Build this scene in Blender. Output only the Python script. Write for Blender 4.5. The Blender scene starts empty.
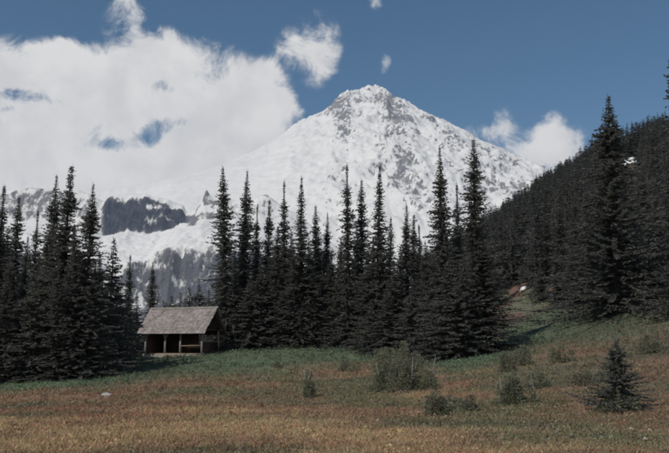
import bpy, math, random
import numpy as np
from math import radians, sin, cos, tan, pi, sqrt, atan

random.seed(7)
rng = np.random.default_rng(11)
scene = bpy.context.scene
COL = scene.collection

# ------------------------------------------------------------------ camera
EYE = 1.6
FPX = 800.0                       # focal length in photo pixels (photo 669 x 453)
HORIZON = 352.0
PITCH = atan((HORIZON - 226.5) / FPX)
cam_d = bpy.data.cameras.new('camera')
cam_d.sensor_width = 36.0
cam_d.lens = 36.0 * FPX / 669.0
cam_d.clip_start = 0.1
cam_d.clip_end = 40000.0
cam = bpy.data.objects.new('camera', cam_d)
COL.objects.link(cam)
cam.location = (0, 0, EYE)
cam.rotation_euler = (pi / 2 + PITCH, 0, 0)
scene.camera = cam

# ------------------------------------------------------------------ sun + exposure
SUN_TO = np.array([-0.48, -0.58, 0.80]); SUN_TO /= np.linalg.norm(SUN_TO)
SUN_STRENGTH = 2.85
SKY_STRENGTH = 0.071
sun_d = bpy.data.lights.new('sun', 'SUN')
sun_d.energy = SUN_STRENGTH
sun_d.angle = radians(0.55)
sun_d.color = (1.0, 0.94, 0.85)
sun = bpy.data.objects.new('sun', sun_d)
COL.objects.link(sun)
from mathutils import Vector
sun.rotation_euler = Vector(SUN_TO).to_track_quat('Z', 'Y').to_euler()
sun.location = (-40, -30, 60)
scene.view_settings.view_transform = 'Standard'
scene.view_settings.look = 'None'
scene.view_settings.exposure = 0.0
scene.view_settings.gamma = 1.0
scene.view_settings.use_curve_mapping = False
scene.render.engine = 'CYCLES'
scene.cycles.use_denoising = True
scene.cycles.filter_width = 2.1          # an old, soft lens
scene.cycles.max_bounces = 6
scene.cycles.volume_bounces = 0
scene.cycles.caustics_reflective = False
scene.cycles.caustics_refractive = False


def dirpx(px, py):
    """world direction through a point of the photograph (unnormalised, y scaled to 1)"""
    a = (px - 334.5) / FPX
    b = (226.5 - py) / FPX
    d = np.array([a, cos(PITCH) - b * sin(PITCH), sin(PITCH) + b * cos(PITCH)])
    return d / d[1]


def at(px, py, Y):
    d = dirpx(px, py)
    return np.array([d[0] * Y, Y, EYE + d[2] * Y])


def topx(x, y, z):
    """where a world point shows in the photograph (layout helper, numpy)"""
    z = z - EYE
    f = y * cos(PITCH) + z * sin(PITCH)
    u = -y * sin(PITCH) + z * cos(PITCH)
    return 334.5 + FPX * x / f, 226.5 - FPX * u / f


# ------------------------------------------------------------------ world: Nishita sky with clouds
world = bpy.data.worlds.new('World')
scene.world = world
world.use_nodes = True


class NT:
    def __init__(s, tree):
        s.t = tree
        s.n = tree.nodes
        s.n.clear()

    def add(s, kind, **kw):
        n = s.n.new(kind)
        for k, v in kw.items():
            if isinstance(v, str) or not hasattr(n, k) or k not in ('',):
                setattr(n, k, v)
        return n

    def link(s, a, b):
        s.t.links.new(a, b)

    def put(s, sock, v):
        if hasattr(v, 'is_output'):
            s.link(v, sock)
        else:
            sock.default_value = v

    def math(s, op, a, b=0.0, c=None, clamp=False):
        n = s.n.new('ShaderNodeMath'); n.operation = op; n.use_clamp = clamp
        s.put(n.inputs[0], a); s.put(n.inputs[1], b)
        if c is not None: s.put(n.inputs[2], c)
        return n.outputs[0]

    def vmath(s, op, a, b=None):
        n = s.n.new('ShaderNodeVectorMath'); n.operation = op
        s.put(n.inputs[0], a)
        if b is not None: s.put(n.inputs[1], b)
        return n.outputs['Value'] if op in ('LENGTH', 'DOT_PRODUCT', 'DISTANCE') else n.outputs[0]

    def noise(s, vec, scale, detail=4.0, rough=0.55, dist=0.0):
        n = s.n.new('ShaderNodeTexNoise')
        if vec is not None: s.link(vec, n.inputs['Vector'])
        n.inputs['Scale'].default_value = scale
        n.inputs['Detail'].default_value = detail
        n.inputs['Roughness'].default_value = rough
        n.inputs['Distortion'].default_value = dist
        return n.outputs[0]

    def map(s, v, a, b, c=0.0, d=1.0, smooth=False):
        n = s.n.new('ShaderNodeMapRange')
        if smooth: n.interpolation_type = 'SMOOTHSTEP'
        s.put(n.inputs[0], v)
        for i, q in enumerate((a, b, c, d)):
            s.put(n.inputs[i + 1], q)
        return n.outputs[0]

    def mix(s, f, a, b, blend='MIX'):
        n = s.n.new('ShaderNodeMix'); n.data_type = 'RGBA'; n.blend_type = blend
        s.put(n.inputs[0], f)
        s.put(n.inputs[6], a if hasattr(a, 'is_output') else (*a, 1.0))
        s.put(n.inputs[7], b if hasattr(b, 'is_output') else (*b, 1.0))
        return n.outputs[2]


def build_world():
    w = NT(world.node_tree)
    out = w.n.new('ShaderNodeOutputWorld')
    bg = w.n.new('ShaderNodeBackground')
    bg.inputs['Strength'].default_value = SKY_STRENGTH
    w.link(bg.outputs[0], out.inputs[0])
    sky = w.n.new('ShaderNodeTexSky')
    sky.sky_type = 'NISHITA'
    sky.sun_disc = False
    sky.sun_elevation = math.asin(SUN_TO[2])
    sky.sun_rotation = math.atan2(SUN_TO[0], SUN_TO[1])
    sky.altitude = 1600
    sky.air_density = 1.0
    sky.dust_density = 0.5
    sky.ozone_density = 0.6
    tc = w.n.new('ShaderNodeTexCoord')
    D = tc.outputs['Generated']
    # direction of the sky on a plane in front (east) : u = x / y, v = z / y
    sep = w.n.new('ShaderNodeSeparateXYZ'); w.link(D, sep.inputs[0])
    ys = w.math('MAXIMUM', sep.outputs[1], 0.05)
    u = w.math('DIVIDE', sep.outputs[0], ys)
    v = w.math('DIVIDE', sep.outputs[2], ys)
    cmb = w.n.new('ShaderNodeCombineXYZ'); w.link(u, cmb.inputs[0]); w.link(v, cmb.inputs[1])
    P = cmb.outputs[0]
    # warp the outlines
    nz = w.n.new('ShaderNodeTexNoise'); w.link(D, nz.inputs['Vector'])
    nz.inputs['Scale'].default_value = 9.0; nz.inputs['Detail'].default_value = 5.0
    wv = w.vmath('SUBTRACT', nz.outputs['Color'], (0.5, 0.5, 0.5))
    wv = w.vmath('MULTIPLY', wv, (0.13, 0.11, 0.0))
    Pw = w.vmath('ADD', P, wv)
    # cloud masses: (px, py, half width px, half height px, amount)
    blobs = [(25, 95, 75, 72, 1.0), (95, 110, 85, 78, 1.0), (165, 115, 85, 85, 1.0), (215, 140, 66, 72, 0.9),
             (252, 168, 52, 52, 0.8), (-70, 120, 120, 95, 1.0), (-220, 150, 150, 110, 1.0), (60, 185, 260, 60, 1.2), (200, 190, 150, 62, 1.1),
             (118, 8, 30, 36, 0.46), (128, 30, 20, 24, 0.36), (60, 48, 30, 24, 0.45), (150, 45, 30, 20, 0.4),
             (302, 40, 34, 28, 0.44), (318, 62, 20, 32, 0.36), (285, 50, 20, 18, 0.26), (384, 68, 10, 13, 0.40), (369, 6, 9, 14, 0.34), (268, 70, 12, 16, 0.34),
             (506, 118, 19, 22, 0.44), (492, 136, 34, 18, 0.36), (558, 142, 38, 28, 0.58), (580, 146, 34, 30, 0.4), (530, 152, 30, 14, 0.34),
             (288, 122, 24, 22, 0.5), (268, 92, 34, 34, 0.36), (250, 72, 38, 28, 0.34), (282, 106, 26, 22, 0.36), (205, 52, 40, 22, 0.3),
             (90, 128, 22, 24, -0.56), (126, 137, 54, 13, -0.46), (152, 131, 34, 14, -0.42), (12, 93, 36, 13, -0.6), (163, 92, 14, 8, -0.42),
             (5, 112, 14, 6, -0.3)]
    tot = None; neg = None
    for (px, py, a, b, amt) in blobs:
        d = dirpx(px, py)
        q = w.vmath('SUBTRACT', Pw, (float(d[0]), float(d[2]), 0.0))
        q = w.vmath('MULTIPLY', q, (FPX / a, FPX / b, 0.0))
        L = w.vmath('LENGTH', q)
        m = w.map(L, 0.2, 1.35, amt, 0.0, smooth=True)
        if amt < 0: neg = m if neg is None else w.math('ADD', neg, m)
        else: tot = m if tot is None else w.math('ADD', tot, m)
    tot = w.math('MAXIMUM', w.math('ADD', w.math('MINIMUM', tot, 1.08), neg), 0.0)
    front = w.map(sep.outputs[1], 0.25, 0.5, 0.0, 1.0, smooth=True)
    tot = w.math('MULTIPLY', tot, front)
    # elsewhere: broken cumulus low round the horizon, thickened out of view to add fill light
    big = w.noise(D, 2.6, 3.0, 0.5)
    big = w.map(big, 0.40, 0.56, 0.0, 0.95, smooth=True)
    low = w.map(sep.outputs[2], 0.05, 0.5, 1.0, 0.25)
    back = w.math('SUBTRACT', 1.0, w.map(sep.outputs[1], 0.45, 0.75, 0.0, 1.0, smooth=True))
    gen = w.math('MULTIPLY', w.math('MULTIPLY', big, low), back)
    tot = w.math('MAXIMUM', tot, gen)
    fine = w.noise(D, 20.0, 12.0, 0.70, 0.5)
    amp = w.math('MINIMUM', w.math('MULTIPLY', tot, 7.0), 2.45)
    cov = w.math('ADD', tot, w.math('MULTIPLY', w.math('SUBTRACT', fine, 0.5), amp))
    mask = w.map(cov, 0.10, 0.80, 0.0, 0.985, smooth=True)
    puff = w.noise(D, 13.0, 7.0, 0.55, 0.3)
    puff2 = w.noise(w.vmath('ADD', D, (-0.022, -0.004, 0.030)), 13.0, 7.0, 0.55, 0.3)
    shade = w.math('ADD', 0.5, w.math('SUBTRACT', puff, puff2))
    ccol = w.mix(w.map(shade, 0.36, 0.62), tuple(c / SKY_STRENGTH for c in (0.725, 0.715, 0.71)),
                 tuple(c / SKY_STRENGTH for c in (0.85, 0.83, 0.81)))
    hs = w.n.new('ShaderNodeHueSaturation'); hs.inputs['Saturation'].default_value = 1.27; hs.inputs['Hue'].default_value = 0.492
    w.link(sky.outputs[0], hs.inputs['Color'])
    w.link(w.mix(mask, hs.outputs[0], ccol), bg.inputs['Color'])


build_world()

# ------------------------------------------------------------------ numpy noise
_perm = np.random.default_rng(5).permutation(512)
_perm = np.concatenate([_perm, _perm, _perm])
_ang = np.random.default_rng(6).uniform(0, 2 * pi, 512)
_gx, _gy = np.cos(_ang), np.sin(_ang)


def perlin(x, y):
    xi = np.floor(x).astype(int); yi = np.floor(y).astype(int)
    xf = x - xi; yf = y - yi
    xi &= 511; yi &= 511
    u = xf * xf * xf * (xf * (xf * 6 - 15) + 10); v = yf * yf * yf * (yf * (yf * 6 - 15) + 10)

    def g(ix, iy, dx, dy):
        h = _perm[_perm[ix & 511] + (iy & 511)] & 511
        return _gx[h] * dx + _gy[h] * dy
    a = g(xi, yi, xf, yf); b = g(xi + 1, yi, xf - 1, yf)
    c = g(xi, yi + 1, xf, yf - 1); d = g(xi + 1, yi + 1, xf - 1, yf - 1)
    return (a * (1 - u) + b * u) * (1 - v) + (c * (1 - u) + d * u) * v


def fbm(x, y, octv=5, lac=2.03, gain=0.5, ridged=False):
    x = np.asarray(x, float); y = np.asarray(y, float)
    s = np.zeros(np.broadcast(x, y).shape); a = 1.0; t = 0
    for i in range(octv):
        n = perlin(x + 17.3 * i, y - 9.1 * i)
        if ridged: n = 0.5 - np.abs(n) * 1.4
        s = s + a * n; t += a; a *= gain; x = x * lac; y = y * lac
    return s / t * 1.6


def sstep(a, b, v):
    t = np.clip((v - a) / (b - a), 0, 1)
    return t * t * (3 - 2 * t)


# ------------------------------------------------------------------ mesh helpers
def mesh_np(name, V, F, smooth=True):
    V = np.asarray(V, np.float32); F = np.asarray(F, np.int32)
    me = bpy.data.meshes.new(name)
    k = F.shape[1]
    me.vertices.add(len(V)); me.vertices.foreach_set('co', V.ravel())
    me.loops.add(F.size); me.loops.foreach_set('vertex_index', F.ravel())
    me.polygons.add(len(F))
    me.polygons.foreach_set('loop_start', np.arange(0, F.size, k, dtype=np.int32))
    me.polygons.foreach_set('loop_total', np.full(len(F), k, np.int32))
    me.polygons.foreach_set('use_smooth', np.full(len(F), smooth))
    me.update(calc_edges=True)
    return me


def attr(me, name, val):
    val = np.asarray(val, np.float32)
    if val.ndim == 1:
        a = me.attributes.new(name, 'FLOAT', 'POINT'); a.data.foreach_set('value', val)
    else:
        a = me.attributes.new(name, 'FLOAT_COLOR', 'POINT')
        a.data.foreach_set('color', np.concatenate([val, np.ones((len(val), 1), np.float32)], 1).ravel())


def obj(name, me, mat=None, parent=None, loc=None):
    o = bpy.data.objects.new(name, me)
    COL.objects.link(o)
    if mat is not None and len(me.materials) == 0: me.materials.append(mat)
    if parent is not None: o.parent = parent
    if loc is not None: o.location = tuple(float(c) for c in loc)
    return o


def thing(name, label, cat, loc=(0, 0, 0), rotz=0.0, group=None):
    o = bpy.data.objects.new(name, None)
    o.empty_display_size = 0.3
    COL.objects.link(o)
    o.location = tuple(float(c) for c in loc); o.rotation_euler = (0, 0, rotz)
    return tag(o, label, cat, group)


def tag(o, label=None, cat=None, group=None, kind=None):
    if label: o['label'] = label
    if cat: o['category'] = cat
    if group: o['group'] = group
    if kind: o['kind'] = kind
    return o


class MB:
    """collects quads/tris as polygons of any size"""
    def __init__(s): s.v = []; s.f = []

    def add(s, V, F):
        o = len(s.v); s.v += [tuple(map(float, p)) for p in V]; s.f += [tuple(i + o for i in q) for q in F]

    def box(s, c, size, rot=None, jit=0.0):
        hx, hy, hz = (q / 2 for q in size)
        P = np.array([[x, y, z] for x in (-hx, hx) for y in (-hy, hy) for z in (-hz, hz)])
        if jit: P = P + np.array([[random.uniform(-jit, jit) for _ in range(3)] for _ in P])
        if rot is not None: P = P @ np.array(rot).T
        s.add(P + np.array(c), [(0, 1, 3, 2), (4, 6, 7, 5), (0, 4, 5, 1), (2, 3, 7, 6), (0, 2, 6, 4), (1, 5, 7, 3)])

    def tube(s, pts, rad, n=7, wob=0.0):
        pts = [np.array(p, float) for p in pts]
        V = []; m = len(pts)
        for i, p in enumerate(pts):
            d = pts[min(i + 1, m - 1)] - pts[max(i - 1, 0)]; d /= np.linalg.norm(d) + 1e-9
            a = np.cross(d, (0, 0, 1) if abs(d[2]) < 0.9 else (1, 0, 0)); a /= np.linalg.norm(a); b = np.cross(d, a)
            r = rad[i] if hasattr(rad, '__len__') else rad
            for k in range(n):
                t = 2 * pi * k / n; rr = r * (1 + random.uniform(-wob, wob))
                V.append(p + rr * (cos(t) * a + sin(t) * b))
        F = [(i * n + k, i * n + (k + 1) % n, (i + 1) * n + (k + 1) % n, (i + 1) * n + k) for i in range(m - 1) for k in range(n)]
        F += [tuple(range(n))[::-1], tuple((m - 1) * n + k for k in range(n))]
        s.add(V, F)

    def mesh(s, name, smooth=False):
        me = bpy.data.meshes.new(name); me.from_pydata(s.v, [], s.f); me.update()
        if smooth: me.polygons.foreach_set('use_smooth', [True] * len(me.polygons))
        return me


# ------------------------------------------------------------------ materials
def newmat(name):
    m = bpy.data.materials.new(name); m.use_nodes = True
    w = NT(m.node_tree)
    out = w.n.new('ShaderNodeOutputMaterial')
    bs = w.n.new('ShaderNodeBsdfPrincipled')
    bs.inputs['Roughness'].default_value = 0.9
    bs.inputs['Specular IOR Level'].default_value = 0.15
    w.link(bs.outputs[0], out.inputs[0])
    return m, w, bs


def bump(w, bs, h, strength, dist):
    b = w.n.new('ShaderNodeBump'); b.inputs['Strength'].default_value = strength; b.inputs['Distance'].default_value = dist
    w.link(h, b.inputs['Height']); w.link(b.outputs[0], bs.inputs['Normal'])


def mat_foliage(name, c1, c2, c3=None):
    m, w, bs = newmat(name)
    g = w.n.new('ShaderNodeNewGeometry'); oi = w.n.new('ShaderNodeObjectInfo')
    n = w.noise(g.outputs['Position'], 1.7, 3.0, 0.6)
    c = w.mix(w.map(n, 0.35, 0.65), c1, c2)
    if c3: c = w.mix(w.map(w.noise(g.outputs['Position'], 0.55, 2.0), 0.55, 0.75, 0.0, 0.6), c, c3)
    c = w.mix(w.map(oi.outputs['Random'], 0, 1, 0.0, 0.35), c, tuple(q * 0.6 for q in c1))
    w.link(c, bs.inputs['Base Color']); bs.inputs['Roughness'].default_value = 0.85; bs.inputs['Specular IOR Level'].default_value = 0.05
    tr = w.n.new('ShaderNodeBsdfTranslucent'); w.link(c, tr.inputs[0])
    mx = w.n.new('ShaderNodeAddShader'); w.link(bs.outputs[0], mx.inputs[0]); w.link(tr.outputs[0], mx.inputs[1])
    w.link(mx.outputs[0], [n for n in w.n if n.type == 'OUTPUT_MATERIAL'][0].inputs[0])
    return m


def mat_wood(name, c1, c2, scale=9.0, stretch=(1, 1, 0.12)):
    m, w, bs = newmat(name)
    tc = w.n.new('ShaderNodeTexCoord'); mp = w.n.new('ShaderNodeMapping'); mp.inputs['Scale'].default_value = stretch
    w.link(tc.outputs['Object'], mp.inputs[0])
    n = w.noise(mp.outputs[0], scale, 6.0, 0.65)
    n2 = w.noise(tc.outputs['Object'], 1.3, 3.0)
    c = w.mix(w.map(n, 0.3, 0.7), c1, c2)
    c = w.mix(w.map(n2, 0.4, 0.75, 0.0, 0.5), c, tuple(q * 0.55 for q in c1))
    w.link(c, bs.inputs['Base Color']); bump(w, bs, n, 0.5, 0.02)
    return m


def mat_mount():
    m, w, bs = newmat('snow_and_rock')
    at_ = w.n.new('ShaderNodeAttribute'); at_.attribute_name = 'rock'
    tn = w.n.new('ShaderNodeAttribute'); tn.attribute_name = 'tone'
    g = w.n.new('ShaderNodeNewGeometry')
    mp = w.n.new('ShaderNodeMapping'); mp.inputs['Scale'].default_value = (1, 1, 0.55); w.link(g.outputs['Position'], mp.inputs[0])
    n = w.noise(mp.outputs[0], 0.030, 8.0, 0.68)
    n2 = w.noise(mp.outputs[0], 0.0035, 4.0, 0.6)
    r = w.math('ADD', at_.outputs['Fac'], w.math('MULTIPLY', w.math('SUBTRACT', n, 0.5), 1.8))
    r = w.math('ADD', r, w.math('MULTIPLY', w.math('SUBTRACT', n2, 0.5), 0.5))
    f = w.map(r, 0.38, 0.68, smooth=True)
    rc = w.mix(w.map(n2, 0.35, 0.65), (0.36, 0.34, 0.345), (0.235, 0.232, 0.255))
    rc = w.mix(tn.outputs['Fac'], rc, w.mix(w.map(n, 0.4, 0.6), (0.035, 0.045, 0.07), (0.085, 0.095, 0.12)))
    sn = w.mix(w.map(n2, 0.3, 0.7), (0.80, 0.79, 0.775), (0.73, 0.72, 0.705))
    w.link(w.mix(f, sn, rc), bs.inputs['Base Color'])
    n3 = w.noise(mp.outputs[0], 0.075, 6.0, 0.7)
    n4 = w.noise(mp.outputs[0], 0.006, 6.0, 0.62)
    hgt = w.math('ADD', w.math('MULTIPLY', n, w.map(f, 0, 1, 0.12, 1.0)), w.math('MULTIPLY', n3, w.map(f, 0, 1, 0.02, 0.5)))
    hgt = w.math('ADD', hgt, w.math('MULTIPLY', n4, 1.1))
    bump(w, bs, hgt, 0.75, 26.0)
    return m


def mat_ground():
    m, w, bs = newmat('meadow_soil')
    at_ = w.n.new('ShaderNodeAttribute'); at_.attribute_name = 'Col'
    g = w.n.new('ShaderNodeNewGeometry')
    n = w.noise(g.outputs['Position'], 2.2, 8.0, 0.7)
    n2 = w.noise(g.outputs['Position'], 14.0, 4.0, 0.6)
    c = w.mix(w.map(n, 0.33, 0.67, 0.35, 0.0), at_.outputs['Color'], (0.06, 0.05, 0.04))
    c = w.mix(w.map(n2, 0.45, 0.7, 0.0, 0.25), c, (0.16, 0.12, 0.08))
    w.link(c, bs.inputs['Base Color'])
    bump(w, bs, w.math('ADD', n, w.math('MULTIPLY', n2, 0.3)), 0.8, 0.12)
    return m


def mat_attr(name, rough=0.9):
    m, w, bs = newmat(name)
    at_ = w.n.new('ShaderNodeAttribute'); at_.attribute_name = 'Col'
    w.link(at_.outputs['Color'], bs.inputs['Base Color']); bs.inputs['Roughness'].default_value = rough
    return m


def mat_plain(name, c1, c2, scale=5.0, rough=0.9):
    m, w, bs = newmat(name)
    tc = w.n.new('ShaderNodeTexCoord')
    n = w.noise(tc.outputs['Object'], scale, 6.0, 0.6)
    w.link(w.mix(w.map(n, 0.3, 0.7), c1, c2), bs.inputs['Base Color'])
    bump(w, bs, n, 0.4, 0.03); bs.inputs['Roughness'].default_value = rough
    return m


M_MOUNT = mat_mount()
M_GROUND = mat_ground()
M_FIR = mat_foliage('fir_needles', (0.068, 0.070, 0.063), (0.082, 0.083, 0.073), (0.082, 0.074, 0.066))
M_HILLFIR = mat_foliage('hill_fir_needles', (0.050, 0.052, 0.048), (0.064, 0.065, 0.058))
M_SHRUB = mat_foliage('krummholz_needles', (0.105, 0.11, 0.078), (0.165, 0.165, 0.11), (0.145, 0.12, 0.09))
M_BARK = mat_wood('bark', (0.055, 0.045, 0.038), (0.10, 0.085, 0.075))
M_GREYWOOD = mat_wood('weathered_wood', (0.24, 0.225, 0.205), (0.34, 0.32, 0.295))
M_DEAD = mat_wood('bleached_dead_wood', (0.17, 0.16, 0.15), (0.27, 0.26, 0.24))
M_REDWOOD = mat_wood('red_brown_logs', (0.085, 0.050, 0.042), (0.13, 0.08, 0.066))
M_SHADEWOOD = mat_wood('shade_dark_boards', (0.030, 0.024, 0.021), (0.055, 0.042, 0.036))  # gable boards: their shade is put into a darker wood colour
M_TAN = mat_wood('pale_timber', (0.22, 0.17, 0.125), (0.33, 0.26, 0.20))
M_PLANT = mat_attr('meadow_plants')
M_SNOW = mat_plain('snow', (0.74, 0.74, 0.75), (0.82, 0.82, 0.82), 0.8)
M_STONE = mat_plain('pale_stone', (0.30, 0.29, 0.275), (0.44, 0.43, 0.41), 5.0)
M_PETAL = mat_plain('pale_seed_head', (0.50, 0.47, 0.38), (0.62, 0.60, 0.50), 30.0)
M_STEM = mat_plain('plant_stem', (0.10, 0.11, 0.05), (0.15, 0.14, 0.07), 20.0)

# ------------------------------------------------------------------ terrain height
ctl = []


def C_px(px, py, Y): ctl.append(at(px, py, Y))


for x, z in ((-25, -0.6), (-12, -0.2), (0, 0), (12, 0.25), (25, 0.9)):
    ctl.append(np.array([x, 0.0, z])); ctl.append(np.array([x * 1.2, -25.0, z]))
for px, py, Y in ((0, 453, 14), (334, 453, 14), (669, 449, 14), (-150, 455, 15), (820, 446, 15),
                  (0, 382, 60), (70, 373, 64), (140, 359, 73), (178, 356, 75), (212, 353, 77), (290, 347, 79), (345, 347, 79),
                  (395, 357, 70), (440, 359, 66), (480, 352, 67), (505, 338, 72), (560, 322, 75), (620, 311, 73), (669, 303, 71),
                  (-130, 396, 58), (800, 285, 70), (0, 415, 30), (120, 408, 34), (334, 403, 34), (500, 393, 34), (669, 378, 33),
                  (334, 380, 50), (200, 382, 50), (560, 350, 52),
                  (178, 352, 92), (300, 345, 95), (60, 368, 88), (430, 346, 95), (560, 300, 92), (669, 272, 92)):
    C_px(px, py, Y)
ctl = np.array(ctl)


def _tps(r2): return np.where(r2 > 1e-9, 0.5 * r2 * np.log(r2 + 1e-12), 0.0)


_n = len(ctl)
_K = _tps(((ctl[:, None, :2] - ctl[None, :, :2]) ** 2).sum(-1)) + np.eye(_n) * 6.0
_Pm = np.c_[np.ones(_n), ctl[:, :2]]
_A = np.block([[_K, _Pm], [_Pm.T, np.zeros((3, 3))]])
_W = np.linalg.solve(_A, np.r_[ctl[:, 2], 0, 0, 0])


def z_mead(x, y):
    x = np.asarray(x, float); y = np.asarray(y, float); sh = np.broadcast(x, y).shape
    xc = np.clip(np.broadcast_to(x, sh), -42, 46).ravel(); yc = np.clip(np.broadcast_to(y, sh), -25, 95).ravel()
    z = _W[_n] + _W[_n + 1] * xc + _W[_n + 2] * yc
    for i in range(_n):
        z = z + _W[i] * _tps((xc - ctl[i, 0]) ** 2 + (yc - ctl[i, 1]) ** 2)
    z = z.reshape(sh)
    z = z + 0.16 * np.maximum(np.broadcast_to(x, sh) - 46, 0).clip(0, 80) - 0.10 * np.maximum(-42 - np.broadcast_to(x, sh), 0).clip(0, 80)
    return z


RIDGE_Y = 240.0
_rp = np.array([(-400, 345), (100, 338), (250, 338), (330, 330), (400, 297), (440, 272), (480, 247), (500, 234), (520, 219), (540, 203), (560, 190),
                (590, 170), (620, 157), (640, 150), (669, 142), (720, 130), (800, 110), (1000, 90), (1400, 120)], float)
_rw = np.array([at(p[0], p[1], RIDGE_Y) for p in _rp])


def ground_z(x, y):
    x = np.asarray(x, float); y = np.asarray(y, float)
    zm = z_mead(x, y)
    z0 = z_mead(x, np.minimum(y, 86.0))
    zr = np.interp(x * RIDGE_Y / np.clip(y, 60, RIDGE_Y), _rw[:, 0], _rw[:, 2])
    t = np.clip((y - 82) / (RIDGE_Y - 82), 0, 1)
    t = t * (0.72 + 0.28 * t)
    zz = zm * (1 - sstep(80, 100, y)) + sstep(80, 100, y) * (z0 * (1 - t) + zr * t)
    far = sstep(RIDGE_Y, RIDGE_Y + 120, y)
    zz = zz * (1 - far) + far * np.maximum(-32.0, zz - 0.42 * (y - RIDGE_Y))
    zz = zz + fbm(x * 0.05, y * 0.05, 4) * 0.8 * sstep(78, 110, y) * 2.5 + fbm(x * 0.22, y * 0.22, 4) * 0.10 + fbm(x * 1.1, y * 1.1, 3) * 0.035
    edge = sstep(900, 2200, np.maximum(np.abs(x), np.abs(y)))
    return zz * (1 - edge) - 32 * edge


_qx = np.arange(-75, 135, 0.5); _qy = np.arange(4, 262, 0.5)
_QZ = ground_z(*np.meshgrid(_qx, _qy))


def gz(x, y):
    fx = (x + 75) / 0.5; fy = (y - 4) / 0.5
    i, j = int(fx), int(fy)
    if not (0 <= i < len(_qx) - 1 and 0 <= j < len(_qy) - 1): return float(ground_z(np.array([x]), np.array([y]))[0])
    a, b = fx - i, fy - j
    q = _QZ[j:j + 2, i:i + 2]
    return float((q[0, 0] * (1 - a) + q[0, 1] * a) * (1 - b) + (q[1, 0] * (1 - a) + q[1, 1] * a) * b)


def veg_colour(x, y, z):
    """plant cover of the meadow: green by the wood, russet heather, straw-coloured sedge; painted shade at right"""
    px, py = topx(x, np.maximum(y, 3.0), z)
    wob = fbm(x * 0.10, y * 0.07, 4)
    px = np.clip(px, -200, 900)
    edge = np.interp(px, [-200, 0, 100, 200, 300, 400, 450, 500, 560, 669, 900], [400, 391, 387, 374, 366, 364, 372, 362, 346, 326, 290])
    green = sstep(9, -7, py - edge - wob * 9)
    straw = 0.82 * sstep(0.06, 0.95, fbm(x * 0.13 + 4, y * 0.30 + 7, 5) * 1.05 + 0.62 * np.exp(-((py - 431 - 4 * np.sin(px * 0.02) - 14 * wob) / 20.0) ** 2) * sstep(480, 300, px + 60 * wob) + 0.3 * sstep(436, 446, py)
                  + 0.4 * np.exp(-((py - 441) / 10) ** 2) * np.exp(-((px - 420) / 70) ** 2))
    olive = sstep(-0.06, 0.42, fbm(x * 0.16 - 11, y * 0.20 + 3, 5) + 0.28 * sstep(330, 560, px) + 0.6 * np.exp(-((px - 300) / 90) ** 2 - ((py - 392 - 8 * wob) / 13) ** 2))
    deep = sstep(0.10, 0.6, fbm(x * 0.35 + 40, y * 0.35, 4))
    c = np.empty(px.shape + (3,))
    c[...] = (0.275, 0.182, 0.118)
    rus = sstep(0.0, 0.5, fbm(x * 0.2 + 21, y * 0.25 - 8, 4))[..., None]
    c = c * (1 - rus * 0.7) + rus * 0.7 * np.array((0.30, 0.168, 0.108))
    c = c * (1 - 0.88 * olive[..., None]) + 0.88 * olive[..., None] * np.array((0.155, 0.155, 0.095))
    c = c * (1 - straw[..., None]) + straw[..., None] * np.array((0.47, 0.335, 0.19))
    c = c * (1 - 0.3 * deep[..., None]) + 0.3 * deep[..., None] * np.array((0.15, 0.115, 0.09))
    c = c * (1 - green[..., None]) + green[..., None] * (np.array((0.115, 0.155, 0.095)) * (1 + 0.5 * wob[..., None]))
    painted_shade = (sstep(440, 640, px) * sstep(420, 380, py) * 0.38)[..., None]  # cloud shade and edge darkening on the right, painted into the plant colour
    c = c * (1 - painted_shade) + painted_shade * np.array((0.13, 0.115, 0.09))
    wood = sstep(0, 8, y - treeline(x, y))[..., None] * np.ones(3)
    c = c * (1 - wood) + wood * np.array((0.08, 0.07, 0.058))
    hc = (sstep(84, 92, y) * sstep(150, 110, y) * sstep(480, 505, px) * sstep(575, 545, px))[..., None]
    mixc = np.where(fbm(x * 0.2, y * 0.1, 3)[..., None] > 0.0, np.array((0.16, 0.165, 0.11)), np.array((0.2, 0.12, 0.10)))
    c = c * (1 - hc) + hc * mixc
    return np.clip(c, 0.01, 1)


_tl = np.array([at(px, py, Y)[:2] for px, py, Y in ((-130, 396, 58), (0, 382, 60), (70, 373, 64), (140, 359, 76), (178, 356, 84), (212, 353, 82), (290, 347, 79),
                (345, 347, 79), (395, 357, 72), (440, 359, 68), (480, 352, 68), (505, 338, 78), (560, 322, 84), (620, 311, 78), (669, 303, 76), (800, 285, 72))])


def treeline(x, y):
    return np.interp(x, _tl[:, 0], _tl[:, 1])


# ------------------------------------------------------------------ ground sheet
def axis(parts):
    a = []
    for lo, hi, st in parts: a.append(np.arange(lo, hi, st))
    return np.unique(np.concatenate(a).round(3))


def build_ground():
    xs = axis([(-6400, -1200, 400), (-1200, -200, 60), (-200, -46, 5), (-46, 50, 0.45), (50, 130, 2.5), (130, 220, 6), (220, 1200, 60), (1200, 6801, 400)])
    ys = axis([(-250, -30, 20), (-30, 8, 1.5), (8, 40, 0.35), (40, 86, 0.55), (86, 140, 1.5), (140, 380, 4), (380, 1500, 50), (1500, 11001, 500)])
    X, Y = np.meshgrid(xs, ys)
    Z = ground_z(X, Y)
    V = np.stack([X, Y, Z], -1).reshape(-1, 3)
    nx, ny = len(xs), len(ys)
    i = (np.arange(ny - 1)[:, None] * nx + np.arange(nx - 1)[None]).ravel()
    F = np.stack([i, i + 1, i + nx + 1, i + nx], 1)
    me = mesh_np('ground', V, F)
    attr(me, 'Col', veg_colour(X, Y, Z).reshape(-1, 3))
    tag(obj('ground', me, M_GROUND), kind='structure')


build_ground()


# ------------------------------------------------------------------ the volcano
def coneY(py): return 2100.0 / (0.58 - (352 - py) / 800.0)


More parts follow.
